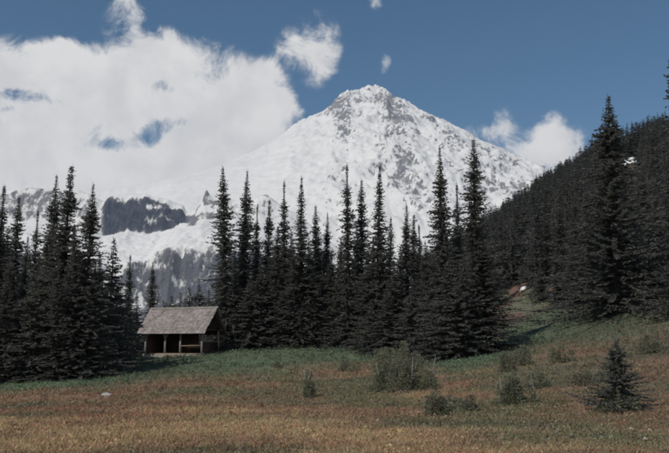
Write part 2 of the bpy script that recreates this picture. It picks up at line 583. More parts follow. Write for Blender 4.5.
def build_mountain():
    xs = axis([(-5800, -2600, 60), (-2600, 3000, 13), (3000, 5801, 70)])
    ys = axis([(3000, 4600, 60), (4600, 9000, 17), (9000, 10900, 90)])
    X, Y = np.meshgrid(xs, ys)
    sx, sy, sz = at(376, 85, 8500)
    wx = X + fbm(X * 0.0016, Y * 0.0016, 4) * 130
    wy = Y + fbm(X * 0.0016 + 50, Y * 0.0016, 4) * 130
    r = np.hypot(X - sx, Y - sy)
    base = sz - 25 - 0.58 * np.sqrt(r ** 2 + 230 ** 2) + 0.58 * 230 - 70
    behind = np.clip(Y - sy, 0, None)
    base = base - 0.25 * behind

    def sp(*pts): return [at(px, py, coneY(py) + dy) + np.array([0, 0, dz]) for px, py, dy, dz in pts]
    R = []
    R.append(([at(*p) for p in ((376, 85, 8500), (392, 91, 8480), (410, 103, 8450), (432, 114, 8400), (455, 126, 8350), (480, 140, 8250), (520, 156, 8100),
                                (556, 171, 8000), (620, 200, 7800), (760, 262, 7400))], 0.75, 1))
    R.append(([at(*p) for p in ((376, 85, 8500), (360, 87, 8440), (346, 92, 8300), (333, 104, 8200), (318, 114, 8100), (301, 124, 8000), (285, 136, 7900),
                                (268, 145, 7700), (250, 153, 7550), (225, 163, 7300), (190, 174, 7200), (80, 193, 7000), (0, 205, 6800), (-140, 235, 6500))], 0.62, 1))
    R.append((sp((346, 95, -100, 0), (347, 115, 0, 25), (351, 140, 0, 35), (353, 165, 0, 30), (342, 200, 0, 30), (330, 245, 0, 20)), 0.85, 1.0))
    R.append((sp((388, 92, -60, 0), (396, 108, 0, 25), (402, 130, 0, 30), (406, 152, 0, 70), (413, 174, 0, 40), (420, 205, 0, 30), (432, 250, 0, 20)), 0.85, 1.0))
    R.append((sp((432, 116, 0, 0), (446, 135, 0, 25), (470, 158, 0, 30), (490, 183, 0, 40), (502, 220, 0, 20)), 0.8, 1.0))
    R.append((sp((480, 142, 0, 0), (505, 160, 0, 20), (530, 180, 0, 25), (548, 202, 0, 20)), 0.8, 1.0))
    R.append((sp((375, 110, 0, 10), (377, 140, 0, 15), (384, 170, 0, 20), (390, 210, 0, 15)), 0.8, 0.8))
    R.append((sp((301, 126, 0, -20), (292, 150, 0, 10), (272, 190, 0, 10), (262, 220, 0, 0)), 0.7, 0.2))
    H = base.copy(); prox = np.zeros_like(H)
    for pts, k, wgt in R:
        for a, b in zip(pts[:-1], pts[1:]):
            d = b[:2] - a[:2]; L2 = (d ** 2).sum()
            use_x, use_y = (X * 0.6 + wx * 0.4, Y * 0.6 + wy * 0.4)
            t = np.clip(((use_x - a[0]) * d[0] + (use_y - a[1]) * d[1]) / L2, 0, 1)
            ds = np.hypot(use_x - a[0] - t * d[0], use_y - a[1] - t * d[1])
            h = a[2] + t * (b[2] - a[2]) - k * ds - 0.0001 * ds ** 2
            H = np.maximum(H, h)
            prox = np.maximum(prox, wgt * np.exp(-(ds / 150.0) ** 2))
    gx, gy = np.gradient(H, ys, xs)
    for _ in range(2):
        H[1:-1, 1:-1] = 0.5 * H[1:-1, 1:-1] + 0.125 * (H[2:, 1:-1] + H[:-2, 1:-1] + H[1:-1, 2:] + H[1:-1, :-2])
    px0, py0 = topx(X, Y, H)
    rough = np.clip(prox * 0.9 + 0.3, 0, 1.1) * sstep(215, 300, px0) + 0.16
    H = H + fbm(X * 0.0022, Y * 0.0022, 5) * 56 * rough + (fbm(X * 0.006, Y * 0.006, 5, ridged=True) - 0.3) * 72 * rough + fbm(X * 0.02, Y * 0.02, 3) * 9 * rough
    H = H + (fbm(wx * 0.0030, wy * 0.0017, 4, ridged=True) - 0.3) * 120 * sstep(296, 330, px0)
    H = np.maximum(H, -40 + 0 * H)
    # bring the skyline to its surveyed height, azimuth by azimuth
    want = np.array([(-400, 262), (-140, 235), (0, 205), (80, 193), (145, 184), (190, 174), (225, 163), (250, 152), (268, 143), (280, 135), (286, 130.5), (292.6, 124.5), (301, 119.5), (311, 115.5), (322, 111), (327, 107.7),
                     (334.5, 99.3), (340, 94), (345, 90), (351, 90.4), (356, 89.6), (360.7, 88.2), (368, 84.8), (374, 84.2), (378.5, 84.8), (384, 87), (388, 90), (393, 95), (399, 97.5), (406, 99.5), (414, 104.5), (420, 108.5), (432, 114.5), (444, 119),
                     (455, 125), (468, 131), (480, 139.5), (500, 147), (520, 156), (540, 164), (556, 171), (620, 200), (760, 262), (1000, 330)])
    for _ in range(3):
        az = X / Y; pxa = 334.5 + FPX * az * 1.02
        pxx, pyy = topx(X, Y, H)
        bins = np.clip(((pxx + 420) / 3).astype(int), 0, 500); top = np.full(501, 400.0)
        np.minimum.at(top, bins.ravel(), pyy.ravel())
        cen = (np.arange(501) + 0.5) * 3 - 420
        good = top < 345
        top = np.interp(cen, cen[good], top[good])
        ratio = np.clip((HORIZON - np.interp(cen, want[:, 0], want[:, 1])) / np.maximum(HORIZON - top, 20), 0.5, 1.6)
        fine_r = np.convolve(np.pad(ratio, 1, mode='edge'), np.array([0.2, 0.6, 0.2]), 'valid')
        hann = np.hanning(25); hann /= hann.sum()
        broad = np.convolve(np.pad(ratio, 12, mode='edge'), hann, 'valid')
        near = sstep(24, 4, pyy - np.interp(pxx, cen, top))
        rr = np.interp(pxx, cen, broad) * (1 - near) + np.interp(pxx, cen, fine_r) * near
        H = np.where(H > 0, H * rr, H)
    H = H - np.where(Y < 3300, 300, 0)
    # rock: cleavers and cliffs, where the photograph shows them bare
    px, py = topx(X, Y, H)
    gy2, gx2 = np.gradient(H, ys, xs)
    slope = np.hypot(gx2, gy2)
    # uphill side stripes following the fall line (diagonal rock ribs)
    rock = 0.02 + 0.30 * sstep(0.8, 1.4, slope) * sstep(0.1, 0.5, prox) + 0.05 * prox
    blobs = [(337, 112, 12, 9, .42), (345, 128, 14, 8, .32), (331, 103, 8, 5, .32), (362, 101, 18, 4, .38), (378, 97, 15, 3.5, .32), (392, 110, 11, 13, .45), (397, 128, 8, 10, .28),
             (409, 118, 12, 4, .34), (406, 160, 8, 13, .55), (400, 180, 9, 11, .3), (428, 117, 12, 4.5, .28), (448, 133, 16, 5, .24), (473, 146, 20, 5, .26), (500, 156, 20, 5, .28), (528, 166, 22, 5.5, .32),
             (470, 172, 15, 6, .30), (492, 182, 16, 8, .36), (440, 158, 9, 7, .2), (455, 195, 18, 12, .2), (520, 190, 15, 7, .32), (420, 195, 12, 14, .22), (380, 150, 9, 7, .26), (372, 170, 10, 9, .2),
             (300, 127, 6, 3, .5), (385, 135, 6, 5, .25), (360, 120, 8, 4, .2), (318, 116, 6, 4, .2)]
    for bx, by, a, b, k in blobs:
        q = ((px - bx) / a) ** 2 + ((py - by) / b) ** 2
        rock = rock + 0.85 * k * np.exp(-q / 1.5)
    rib = fbm((px + 0.62 * py) * 0.022 + fbm(px * 0.03, py * 0.03, 3) * 0.4, (py - 0.62 * px) * 0.075, 5)
    rid = fbm((px + 0.62 * py) * 0.03 + 5, (py - 0.62 * px) * 0.11 + fbm(px * 0.05, py * 0.05, 3) * 0.8, 4, ridged=True)
    rid2 = fbm((px - 0.3 * py) * 0.10 + 9, (py + 0.3 * px) * 0.05, 4, ridged=True)
    rock = rock + (0.35 * rib + 0.42 * sstep(0.45, 0.75, rid)) * sstep(385, 425, px) + 0.30 * sstep(0.45, 0.75, rid2) * sstep(318, 335, px) * sstep(425, 395, px) - 0.11
    clear = 1.3 * sstep(315, 285, px) * (1 - np.exp(-(((px - 300) / 8) ** 2 + ((py - 127) / 5) ** 2))) * (1 - np.exp(-(((px - 157) / 3) ** 2 + ((py - 177) / 3.5) ** 2))) \
        * (1 - np.exp(-(((px - 150) / 30) ** 2 + ((py - 146) / 4) ** 2)))
    rock = rock - 0.7 * clear
    rock = rock - 0.25 * np.exp(-(((px - 365) / 12) ** 2 + ((py - 140) / 30) ** 2)) - 0.2 * np.exp(-(((px - 425) / 14) ** 2 + ((py - 145) / 12) ** 2))
    V = np.stack([X, Y, H], -1).reshape(-1, 3)
    nx, ny = len(xs), len(ys)
    i = (np.arange(ny - 1)[:, None] * nx + np.arange(nx - 1)[None]).ravel()
    me = mesh_np('mountain', V, np.stack([i, i + 1, i + nx + 1, i + nx], 1))
    attr(me, 'rock', np.clip(rock, -1, 1.2).ravel()); attr(me, 'tone', np.zeros(X.size))
    tag(obj('mountain', me, M_MOUNT), kind='structure')


build_mountain()


# ------------------------------------------------------------------ dark cliffs and snow ledges in front of it
def build_massif():
    xs = axis([(-3400, -1500, 30), (-1500, -400, 6.5), (-400, 401, 30)])
    crest = [(-400, 215), (-150, 196), (-60, 196), (0, 191), (30, 188), (55, 189), (80, 191), (97, 198), (103, 202), (111, 196), (133, 193), (150, 196), (167, 199), (183, 206),
             (187, 213), (193, 211), (200, 203), (203, 197), (206.5, 190), (210, 195), (214, 199), (222, 199), (240, 201), (256, 199), (263, 194.5), (268, 195), (276, 203), (300, 216), (340, 250), (450, 310)]
    b1 = [(-400, 250), (-60, 226), (0, 220), (60, 222), (95, 232), (104, 237), (130, 231), (147, 234), (176, 229), (185, 225), (192, 224), (206, 218), (225, 222), (260, 222), (300, 240), (340, 270), (450, 320)]
    b2 = [(-400, 270), (0, 255), (95, 262), (119, 264), (144, 263), (156, 253), (176, 246), (216, 247), (260, 255), (300, 265), (340, 285), (450, 325)]
    b3 = [(-400, 320), (0, 310), (150, 306), (216, 300), (300, 305), (450, 335)]

    def zl(tab, Y):
        tab = np.array(tab, float); W = np.array([at(p[0], p[1], Y) for p in tab]); return np.interp(xs, W[:, 0], W[:, 2])
    lines = [(4900, np.full(len(xs), -60.0)), (4300, zl(crest, 4300)), (4190, zl(b1, 4190)), (3700, zl(b2, 3700)), (3610, zl(b3, 3610)), (2600, np.full(len(xs), -45.0))]
    ys = axis([(2600, 3560, 60), (3560, 4420, 7), (4420, 4901, 40)])
    LY = np.array([l[0] for l in lines])[::-1]; LZ = np.stack([l[1] for l in lines])[::-1]
    X, Y = np.meshgrid(xs, ys)
    Yw = Y + (fbm(X * 0.008, Y * 0.006, 5) * 44 + fbm(X * 0.03, Y * 0.03, 4) * 13) * sstep(4330, 4240, Y) * sstep(3000, 3400, Y)
    Z = np.zeros_like(X)
    idx = np.clip(np.searchsorted(LY, Yw) - 1, 0, len(LY) - 2)
    y0 = LY[idx]; y1 = LY[idx + 1]; t = (Yw - y0) / (y1 - y0)
    ci = np.broadcast_to(np.arange(len(xs)), X.shape)
    Z = LZ[idx, ci] * (1 - t) + LZ[idx + 1, ci] * t
    Z = Z + fbm(X * 0.012, Y * 0.012, 4, ridged=True) * 9 + fbm(X * 0.03, Y * 0.03, 3) * 4
    px, py = topx(X, Y, Z)
    cliff = sstep(4296, 4270, Y) * sstep(4170, 4200, Y)
    inb = sstep(100, 106, px) * sstep(190, 184, px)
    up = cliff * (0.78 * inb + 0.26 * (1 - inb)) + 0.22 * fbm(X * 0.012, Y * 0.03, 4) * inb
    up = up - 0.42 * np.exp(-((px - 159) / 15) ** 2 - ((py - 218.5 - 3 * np.sin(px * 0.3)) / 3.0) ** 2) - 0.35 * np.exp(-((px - 163) / 18) ** 2 - ((py - 207) / 2.0) ** 2) - 0.3 * np.exp(-((px - 150) / 9) ** 2 - ((py - 205) / 3) ** 2)
    wall = sstep(3735, 3675, Y) * (0.64 * sstep(140, 158, px) + 0.46 * sstep(158, 140, px))
    streak = fbm(X * 0.022, Y * 0.02, 5) * 0.34 * sstep(3715, 3690, Y)
    horn = 0.62 * np.exp(-((px - 207) / 4.5) ** 2 - ((py - 191) / 4.5) ** 2) + 0.6 * np.exp(-((px - 265) / 6) ** 2 - ((py - 194) / 4) ** 2) + 0.55 * np.exp(-((px - 192) / 5) ** 2 - ((py - 222) / 5) ** 2) \
        + 0.35 * np.exp(-((px - 214) / 10) ** 2 - ((py - 202) / 3) ** 2) + 0.35 * np.exp(-((px - 216) / 12) ** 2 - ((py - 218) / 4) ** 2)
    left = 0.16 * sstep(95, 60, px)
    rock = np.clip(up + wall + streak + horn + left + 0.05, -0.6, 1.2)
    V = np.stack([X, Y, Z], -1).reshape(-1, 3); nx, ny = len(xs), len(ys)
    i = (np.arange(ny - 1)[:, None] * nx + np.arange(nx - 1)[None]).ravel()
    me = mesh_np('cliffs', V, np.stack([i, i + 1, i + nx + 1, i + nx], 1))
    attr(me, 'rock', rock.ravel())
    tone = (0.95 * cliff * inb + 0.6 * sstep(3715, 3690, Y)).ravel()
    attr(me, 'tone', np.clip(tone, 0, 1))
    tag(obj('cliffs', me, M_MOUNT), kind='structure')


build_massif()


# ------------------------------------------------------------------ conifers
def quads(P):                       # P: (n,4,3) -> verts, faces
    n = len(P)
    return P.reshape(-1, 3), np.arange(n * 4).reshape(n, 4)


def make_conifer(seed, H, R, p=0.9, level=0.20, nb=6, kite=0.36, seg=0.13, low=0.03, lean=0.0, width=0.46, clump=0.55, perseg=3):
    r_ = np.random.default_rng(seed)
    Z = []; z = low * H
    while z < H * 0.985:
        Z.append(z); z += level * (0.6 + 0.8 * r_.random()) * (0.75 + 0.5 * (z / H < 0.75))
    out = []
    ph = r_.random() * 100
    topbulge = r_.random()
    for z in Z:
        t = z / H
        prof = R * 1.62 * (1 - t) ** (p + 0.26) + min(0.08, 0.045 * R)
        prof *= 1 + clump * float(perlin(np.array([z * 0.75 + ph]), np.array([seed * 1.7]))[0]) * 1.6
        k = max(3, int(nb * (0.6 + 0.6 * r_.random()) * (0.55 + 0.45 * min(1, prof / 0.8))))
        a0 = r_.random() * 6.28
        for j in range(k):
            a = a0 + 6.283 * j / k + r_.normal() * 0.25
            L = prof * (0.55 + 0.6 * r_.random()) * (1 + 0.45 * clump * float(perlin(np.array([a * 0.9 + ph]), np.array([z * 0.35]))[0]) * 1.5)
            if r_.random() < 0.05: L *= 1.35
            L = max(min(L, 1.25 * prof), 0.06)
            slope0 = 0.75 if t > 0.95 else (0.08 - 0.46 * (1 - t) + 0.24 * r_.normal())
            curve = 0.16
            m = max(2, int(L / seg))
            s = (np.arange(m) + r_.random(m) * 0.8 + 0.25) / m
            s = np.repeat(s, perseg); n = len(s)
            d = np.array([cos(a), sin(a), 0]); q = np.array([-sin(a), cos(a), 0])
            c = np.stack([d[0] * L * s, d[1] * L * s, z + L * (slope0 * s + curve * s * s)], 1)
            side = np.where(np.arange(n) % 2 == 0, 1.0, -1.0) * (0.3 + 0.9 * r_.random(n))
            if perseg >= 3: side[2::3] *= 0.25
            ln = min(kite, 0.3 * kite + 0.42 * prof) * (0.6 + 0.7 * r_.random(n)) * (1 - 0.35 * s)
            dv = d[None] * (0.55 + 0.5 * r_.random(n))[:, None] + q[None] * side[:, None]
            dv[:, 2] += slope0 * 0.6 + r_.normal(0, 0.42, n) - 0.16
            dv /= np.linalg.norm(dv, axis=1)[:, None]
            wv = np.cross(dv, np.array([0, 0, 1.0])); wv /= np.linalg.norm(wv, axis=1)[:, None] + 1e-9
            tilt = r_.normal(0, 1.2, n)[:, None]
            wv = wv * np.cos(tilt) + np.cross(dv, wv) * np.sin(tilt)
            w_ = (width * ln * 0.5)[:, None]
            b = c - dv * ln[:, None] * 0.15
            e = b + dv * ln[:, None]
            mid = b + dv * ln[:, None] * 0.45
            out.append(np.stack([b, mid + wv * w_, e, mid - wv * w_], 1))
    # leader
    for k in range(7):
        zz = H * (0.955 + 0.045 * k / 7); a = r_.random() * 6.28
        dv = np.array([cos(a) * 0.5, sin(a) * 0.5, 1.0]); dv /= np.linalg.norm(dv); b = np.array([0, 0, zz])
        wv = np.array([-sin(a), cos(a), 0]) * 0.035
        out.append(np.stack([b, b + dv * 0.12 + wv, b + dv * 0.28, b + dv * 0.12 - wv])[None])
    P = np.concatenate(out)
    if lean: P[..., 0] += lean * (P[..., 2] / H) ** 2
    V, F = quads(P)
    crown = mesh_np('crown', V, F, smooth=False)
    mb = MB(); r0 = 0.011 * H + 0.03
    zs = [-0.4, 0.15, 0.25 * H, 0.5 * H, 0.75 * H, 0.99 * H]
    mb.tube([(lean * (max(q, 0) / H) ** 2, 0, q) for q in zs], [r0 * 1.5, r0 * 1.15, r0 * 0.85, r0 * 0.6, r0 * 0.33, 0.015], 8, 0.06)
    # limbs
    for z in Z[::2]:
        t = z / H
        if t > 0.9 or H < 14: continue
        a = r_.random() * 6.28; L = (R * (1 - t) ** p) * 0.85
        x0 = lean * t * t
        mb.tube([(x0, 0, z), (x0 + cos(a) * L * 0.5, sin(a) * L * 0.5, z - 0.12 * L), (x0 + cos(a) * L, sin(a) * L, z - 0.1 * L)], [0.035, 0.02, 0.008], 4)
    trunk = mb.mesh('trunk', True)
    return crown, trunk


SPIRE = [make_conifer(100 + i, 18.0, R, p, level=0.16, nb=8, kite=0.30, perseg=4, lean=(0, 0.25, -0.2, 0.35, 0, -0.3, 0.2, 0, 0.3)[i], clump=cl, low=lo) for i, (R, p, cl, lo) in enumerate(
    ((1.75, 0.95, 0.55, 0.03), (1.55, 0.85, 0.75, 0.03), (2.0, 1.05, 0.5, 0.02), (1.7, 0.8, 0.6, 0.04), (1.45, 1.0, 0.8, 0.03), (2.3, 1.0, 0.5, 0.01), (1.6, 0.7, 1.0, 0.03), (1.9, 1.15, 0.9, 0.02), (1.35, 0.75, 0.95, 0.05)))]
YOUNG = [make_conifer(200 + i, 9.0, R, p, level=0.19, nb=7, clump=0.5, low=0.02) for i, (R, p) in enumerate(((1.5, 0.9), (1.25, 0.8), (1.7, 1.0)))]
HILL = [make_conifer(300 + i, 13.0, R, 0.85, level=0.42, nb=6, kite=0.62, seg=0.36, clump=0.6, perseg=2, width=0.5) for i, R in enumerate((1.5, 1.25, 1.7, 1.35))]
for c, t in SPIRE + YOUNG: c.materials.append(M_FIR); t.materials.append(M_BARK)
for c, t in HILL: c.materials.append(M_HILLFIR); t.materials.append(M_BARK)


def tree(px, py, Y, var, label, group=None, wide=1.0, name='fir_tree'):
    top = at(px, py, Y); x = top[0]
    zb = gz(x, Y); h = top[2] - zb
    fam, H0 = var[0], var[1]
    crown, trunk = fam[var[2] % len(fam)]
    s = h / H0
    o = thing(name, label, 'tree', (x, Y, zb - 0.05), random.uniform(0, 6.28), group)
    o.scale = (s ** 0.75 * wide * 1.28, s ** 0.75 * wide * 1.28, s)
    o.rotation_euler[0] = random.uniform(-0.02, 0.02); o.rotation_euler[1] = random.uniform(-0.02, 0.02)
    obj('trunk', trunk, None, o); obj('crown', crown, None, o)
    return o


S = lambda i: (SPIRE, 18.0, i)
Yg = lambda i: (YOUNG, 9.0, i)
Hl = lambda i: (HILL, 13.0, i)

G1 = 'firs of the left-hand clump'
G2 = 'firs of the middle row behind the meadow'
G3 = 'firs at the foot of the right-hand slope'
front = [
    (3, 184, 60, S(4), 'slim dark fir cut by the left edge of the picture', G1, 1.0),
    (18, 195, 66, S(1), 'second fir from the left edge, narrow and ragged', G1, 0.9),
    (37, 208, 65, S(4), 'third spire from the left edge, lower than its neighbours', G1, 0.85),
    (55, 174, 62, S(0), 'fir just left of the tallest tree in the left clump', G1, 0.95),
    (68, 164, 60, S(3), 'tallest fir of the left clump', G1, 1.0),
    (91, 181, 59, S(5), 'ragged fir right of the tallest tree in the left clump', G1, 0.85),
    (112, 238, 64, Yg(0), 'low fir left of the cabin with its top below the dark cliff', G1, 0.95),
    (130, 254, 84, S(4), 'small pointed fir second to the left of the cabin', G1, 1.0),
    (153, 261, 88, S(1), 'small pointed fir rising directly behind the left end of the cabin roof', G1, 0.85),
    (229, 166, 80, S(1), 'tall slim fir just right of the cabin, leftmost of the middle row', G2, 0.95),
    (245, 169, 82, S(0), 'tall slim fir second from the cabin in the middle row', G2, 0.9),
    (256, 203, 84, S(4), 'shorter fir third from the cabin in the middle row', G2, 0.8),
    (268, 199, 84, S(3), 'thin-topped fir fourth from the cabin in the middle row', G2, 0.75),
    (285, 180, 82, S(4), 'slender fir left of the twin spires in the middle row', G2, 0.85),
    (302, 175, 80, S(2), 'bushier fir in the centre-left of the middle row', G2, 0.9),
    (317, 204, 83, S(1), 'low fir right of the bushier centre-left fir', G2, 0.85),
    (326, 212, 85, S(0), 'lowest spire before the gap left of the centre firs', G2, 0.8),
    (348, 162, 78, S(4), 'very slim fir at the centre, left of the broad centre fir', G2, 0.85),
    (361, 178, 80, S(1), 'slim shorter fir between two taller centre firs', G2, 0.8),
    (377, 164, 76, S(2), 'broad dark fir below the volcano summit', G2, 0.95),
    (404, 203, 77, S(0), 'medium fir between the broad centre fir and the tall pair', G2, 0.85),
    (413, 213, 80, S(3), 'shorter fir right next to the medium fir at centre right', G2, 0.8),
    (440, 145, 67, S(0), 'tall fir left in the prominent pair right of centre', G2, 0.85),
    (455, 183, 69, S(4), 'shorter fir standing between the prominent tall pair', G2, 0.85),
    (471, 138, 65, S(1), 'tallest fir of the middle row, right one of the prominent pair', G2, 1.0),
    (605, 92, 72, S(5), 'huge dark fir standing against the sky on the right-hand slope', G3, 1.4),
    (675, 26, 62, S(5), 'tall fir cut off by the right edge with only its twigs in view', G3, 0.85),
]
for px, py, Y, v, lab, g, wd in front: tree(px, py, Y, v, lab, g, wd)
fillL = [(27, 235, 69), (46, 222, 61), (80, 222, 58), (101, 252, 61), (118, 284, 70), (-14, 200, 59), (10, 262, 57), (34, 282, 57), (62, 262, 57), (88, 290, 58), (109, 296, 63), (137, 296, 86),
         (22, 300, 58), (48, 300, 58), (75, 308, 58.5), (98, 318, 61), (-5, 310, 57), (108, 322, 64), (55, 240, 70), (85, 250, 70), (15, 240, 72), (68, 245, 75), (27, 255, 62), (58, 285, 60), (100, 285, 63), (40, 250, 72), (8, 225, 74), (75, 275, 66), (92, 262, 74), (104, 270, 76), (120, 300, 76), (128, 300, 80), (30, 320, 58), (65, 325, 58.5)]
for i, (px, py, Y) in enumerate(fillL):
    tree(px, py, Y, S(i) if py < 265 else Yg(i), 'lower fir filling the dark base of the left clump', 'lower firs of the left clump', 1.05 if py < 265 else 1.25)
fillC = [(276, 226, 80), (236, 250, 80), (310, 240, 80), (293, 245, 79), (222, 268, 82), (262, 262, 80), (250, 275, 79), (332, 250, 80), (340, 236, 80), (366, 250, 76), (388, 216, 80), (395, 262, 73), (421, 224, 80),
         (428, 240, 71), (318, 285, 79.5), (283, 290, 79), (304, 300, 79), (228, 300, 80), (345, 290, 79), (357, 225, 84), (412, 282, 69), (386, 290, 71), (432, 290, 67), (371, 300, 73), (270, 245, 88), (320, 235, 90), (290, 230, 90), (240, 235, 90), (258, 240, 92), (280, 255, 84), (300, 262, 84), (312, 262, 88), (330, 270, 84), (352, 262, 82), (380, 245, 82), (400, 245, 80), (418, 250, 78), (224, 285, 88), (340, 262, 90), (372, 235, 86), (436, 262, 72)]
for i, (px, py, Y) in enumerate(fillC):
    tree(px, py, Y, S(i + 1) if py < 262 else Yg(i), 'lower fir filling the dark base of the middle row', 'lower firs of the middle row', 1.05 if py < 262 else 1.3)
tree(484, 235, 64.5, S(5), 'broad low fir with wide skirt at the foot of the tall pair', G2, 1.45)
tree(462, 258, 62.5, Yg(2), 'foremost broad fir reaching lowest onto the grass right of centre', G2, 1.5)
tree(446, 262, 64.5, Yg(0), 'bushy low fir left of the foremost broad fir', G2, 1.4)
back = [(163, 300, 105), (172, 295, 118), (181, 292, 112), (190, 287, 125), (200, 284, 118), (209, 290, 106), (218, 286, 100), (176, 304, 98), (196, 302, 98), (213, 306, 95), (167, 302, 130), (186, 298, 135), (205, 296, 130)]
for i, (px, py, Y) in enumerate(back):
    tree(px, py, Y, Yg(i), 'distant small fir top showing over the cabin roof', 'firs far behind the cabin', 1.25)
right = [(492, 262, 100), (506, 250, 112), (519, 240, 118), (533, 228, 100), (546, 214, 98), (560, 206, 96), (574, 192, 94), (588, 186, 90), (622, 172, 86), (640, 166, 84), (655, 178, 80), (667, 158, 84),
         (632, 210, 78), (650, 225, 76), (586, 230, 83), (572, 245, 86), (556, 250, 88), (540, 262, 92), (615, 230, 77), (595, 250, 78), (665, 232, 75), (640, 248, 76), (578, 270, 84), (560, 280, 88), (690, 200, 74), (625, 262, 76), (603, 275, 77), (655, 262, 74), (548, 290, 97)]
for i, (px, py, Y) in enumerate(right):
    tree(px, py, Y, S(i * 2) if py < 225 else Yg(i), 'dark fir in the near ranks at the foot of the right-hand slope', 'near ranks of the right-hand slope', 1.1)


# ------------------------------------------------------------------ wooded hillside on the right
sky_px = np.array([400, 440, 470, 480, 500, 520, 540, 560, 575, 590, 620, 640, 669, 720]); sky_py = np.array([268, 240, 220, 212, 200, 187, 172, 159, 149, 139, 126, 118, 110, 96])


def hill_open(px, py, pyb, Y):
    """keep the snow patches and the clearing open"""
    if abs(px - 628) < 13 and py < 162 and pyb > 150 and Y < 224: return True
    if 496 < px < 532 and pyb > 290 and Y < 160: return True
    if abs(px - 523) < 8 and py < 293 and pyb > 284: return True
    return False


def hillside():
    n = 0; pts = []; tries = 0; NR = 62
    while n < 182 and tries < 20000:
        tries += 1
        if n < NR:
            px = np.interp(n, [0, NR - 1], [474, 678]) + random.uniform(-2, 2); Y = random.uniform(226, 242); x = (px - 334.5) / FPX * Y
        else:
            Y = 96 + 95 * random.random(); x = random.uniform(16, 0.46 * Y + 3)
        zb = gz(x, Y); h = random.uniform(10.0, 15.0)
        px, py = topx(x, Y, zb + h); pb, pyb = topx(x, Y, zb)
        if n < NR:
            want = np.interp(px, sky_px, sky_py) + random.uniform(-2, 7)
            h = float(np.clip(at(px, want, Y)[2] - zb, 6, 15)); px, py = topx(x, Y, zb + h)
        elif px < 470 or px > 690 or py < np.interp(px, sky_px, sky_py) + 8: continue
        if hill_open(px, py, pyb, Y): continue
        md = 2.0 if n < NR else 2.8
        if any((x - a) ** 2 + (Y - b) ** 2 < md * md for a, b in pts): continue
        pts.append((x, Y)); n += 1
        crown, trunk = HILL[n % 4]
        ridge = n <= NR
        o = thing('fir_tree', 'small fir on the skyline of the wooded right-hand ridge' if ridge else 'distant fir in the dark forest covering the right-hand slope', 'tree', (x, Y, zb - 0.1),
                  random.uniform(0, 6.28), 'firs along the right-hand ridge' if ridge else 'forest on the right-hand slope')
        s = h / 13.0; w = s ** 0.6 * random.uniform(1.1, 1.5)
        o.scale = (w, w, s)
        obj('trunk', trunk, None, o); obj('crown', crown, None, o)
    # the rest of the wood, too dense and far to tell apart: one mass
    src = []
    for k in range(3):
        c, t = make_conifer(350 + k, 13.0, 1.45, 0.75, level=0.8, nb=6, kite=1.15, seg=0.75, clump=0.6, perseg=2, width=0.6)
        v = np.empty(len(c.vertices) * 3, np.float32); c.vertices.foreach_get('co', v); src.append(v.reshape(-1, 3))
    VV = []; r2 = np.random.default_rng(8); N = 2300
    Yc = 100 + 148 * np.sqrt(r2.random(N)); xc = r2.uniform(5, 0.47 * Yc + 6); zc = ground_z(xc, Yc); hh = r2.uniform(8, 13.5, N)
    kept = 0
    for x, Y, z, h in zip(xc, Yc, zc, hh):
        px, py = topx(x, Y, z + h); pb, pyb = topx(x, Y, z)
        lim = np.interp(px, sky_px, sky_py) + r2.uniform(1, 12) + (r2.random() < 0.5) * 8
        if py < lim: h = at(px, lim, Y)[2] - z; py = lim
        if h < 4.5 or hill_open(px, py, pyb, Y) or px < 425: continue
        a = r2.random() * 6.28; v = src[kept % 3]; kept += 1
        wd = r2.uniform(0.95, 1.35)
        VV.append(np.stack([x + wd * (v[:, 0] * cos(a) - v[:, 1] * sin(a)), Y + wd * (v[:, 0] * sin(a) + v[:, 1] * cos(a)), z + v[:, 2] * h / 13.0], 1))
    V = np.concatenate(VV); F = np.arange(len(V)).reshape(-1, 4)
    print('forest trees', kept, 'quads', len(F))
    tag(obj('distant_forest', mesh_np('distant_forest', V, F, False), M_HILLFIR), 'dense dark fir forest massed over the right-hand slope', 'forest', kind='stuff')


hillside()


def snow_patch(px, py, Y, w, d, label, seed):
    c = at(px, py, Y)
    # slide along the view ray until it lies on the slope
    for k in range(400):
        Yt = 90 + k * 0.5; q = at(px, py, Yt)
        if q[2] <= gz(q[0], Yt): c = q; break
    V = []; F = []; n = 22
    for ring, rr in enumerate((0.0, 0.5, 0.85, 1.0)):
        for k in range(n):
            t = 2 * pi * k / n
            rad = rr * (1 + 0.35 * float(perlin(np.array([2.2 * cos(t) + seed]), np.array([2.2 * sin(t)]))[0]) * 1.6)
            x = c[0] + w * rad * cos(t); y = c[1] + d * rad * sin(t)
            V.append((x - c[0], y - c[1], gz(x, y) - c[2] + (0.9, 0.8, 0.45, -0.15)[ring] * min(1.0, 0.25 + w / 5.0)))
    F = [(r * n + k, r * n + (k + 1) % n, (r + 1) * n + (k + 1) % n, (r + 1) * n + k) for r in range(3) for k in range(n)]
    me = bpy.data.meshes.new('snow_patch'); me.from_pydata(V, [], F); me.update()
    me.polygons.foreach_set('use_smooth', [True] * len(F))
    tag(obj('snow_patch', me, M_SNOW, loc=c), label, 'snow')


snow_patch(628, 151, 215, 3.6, 6.0, 'bright snow patch high in the trees of the right-hand slope', 3.1)
snow_patch(523, 289, 130, 0.45, 0.9, 'tiny snow patch at the top of the clearing on the right', 8.4)


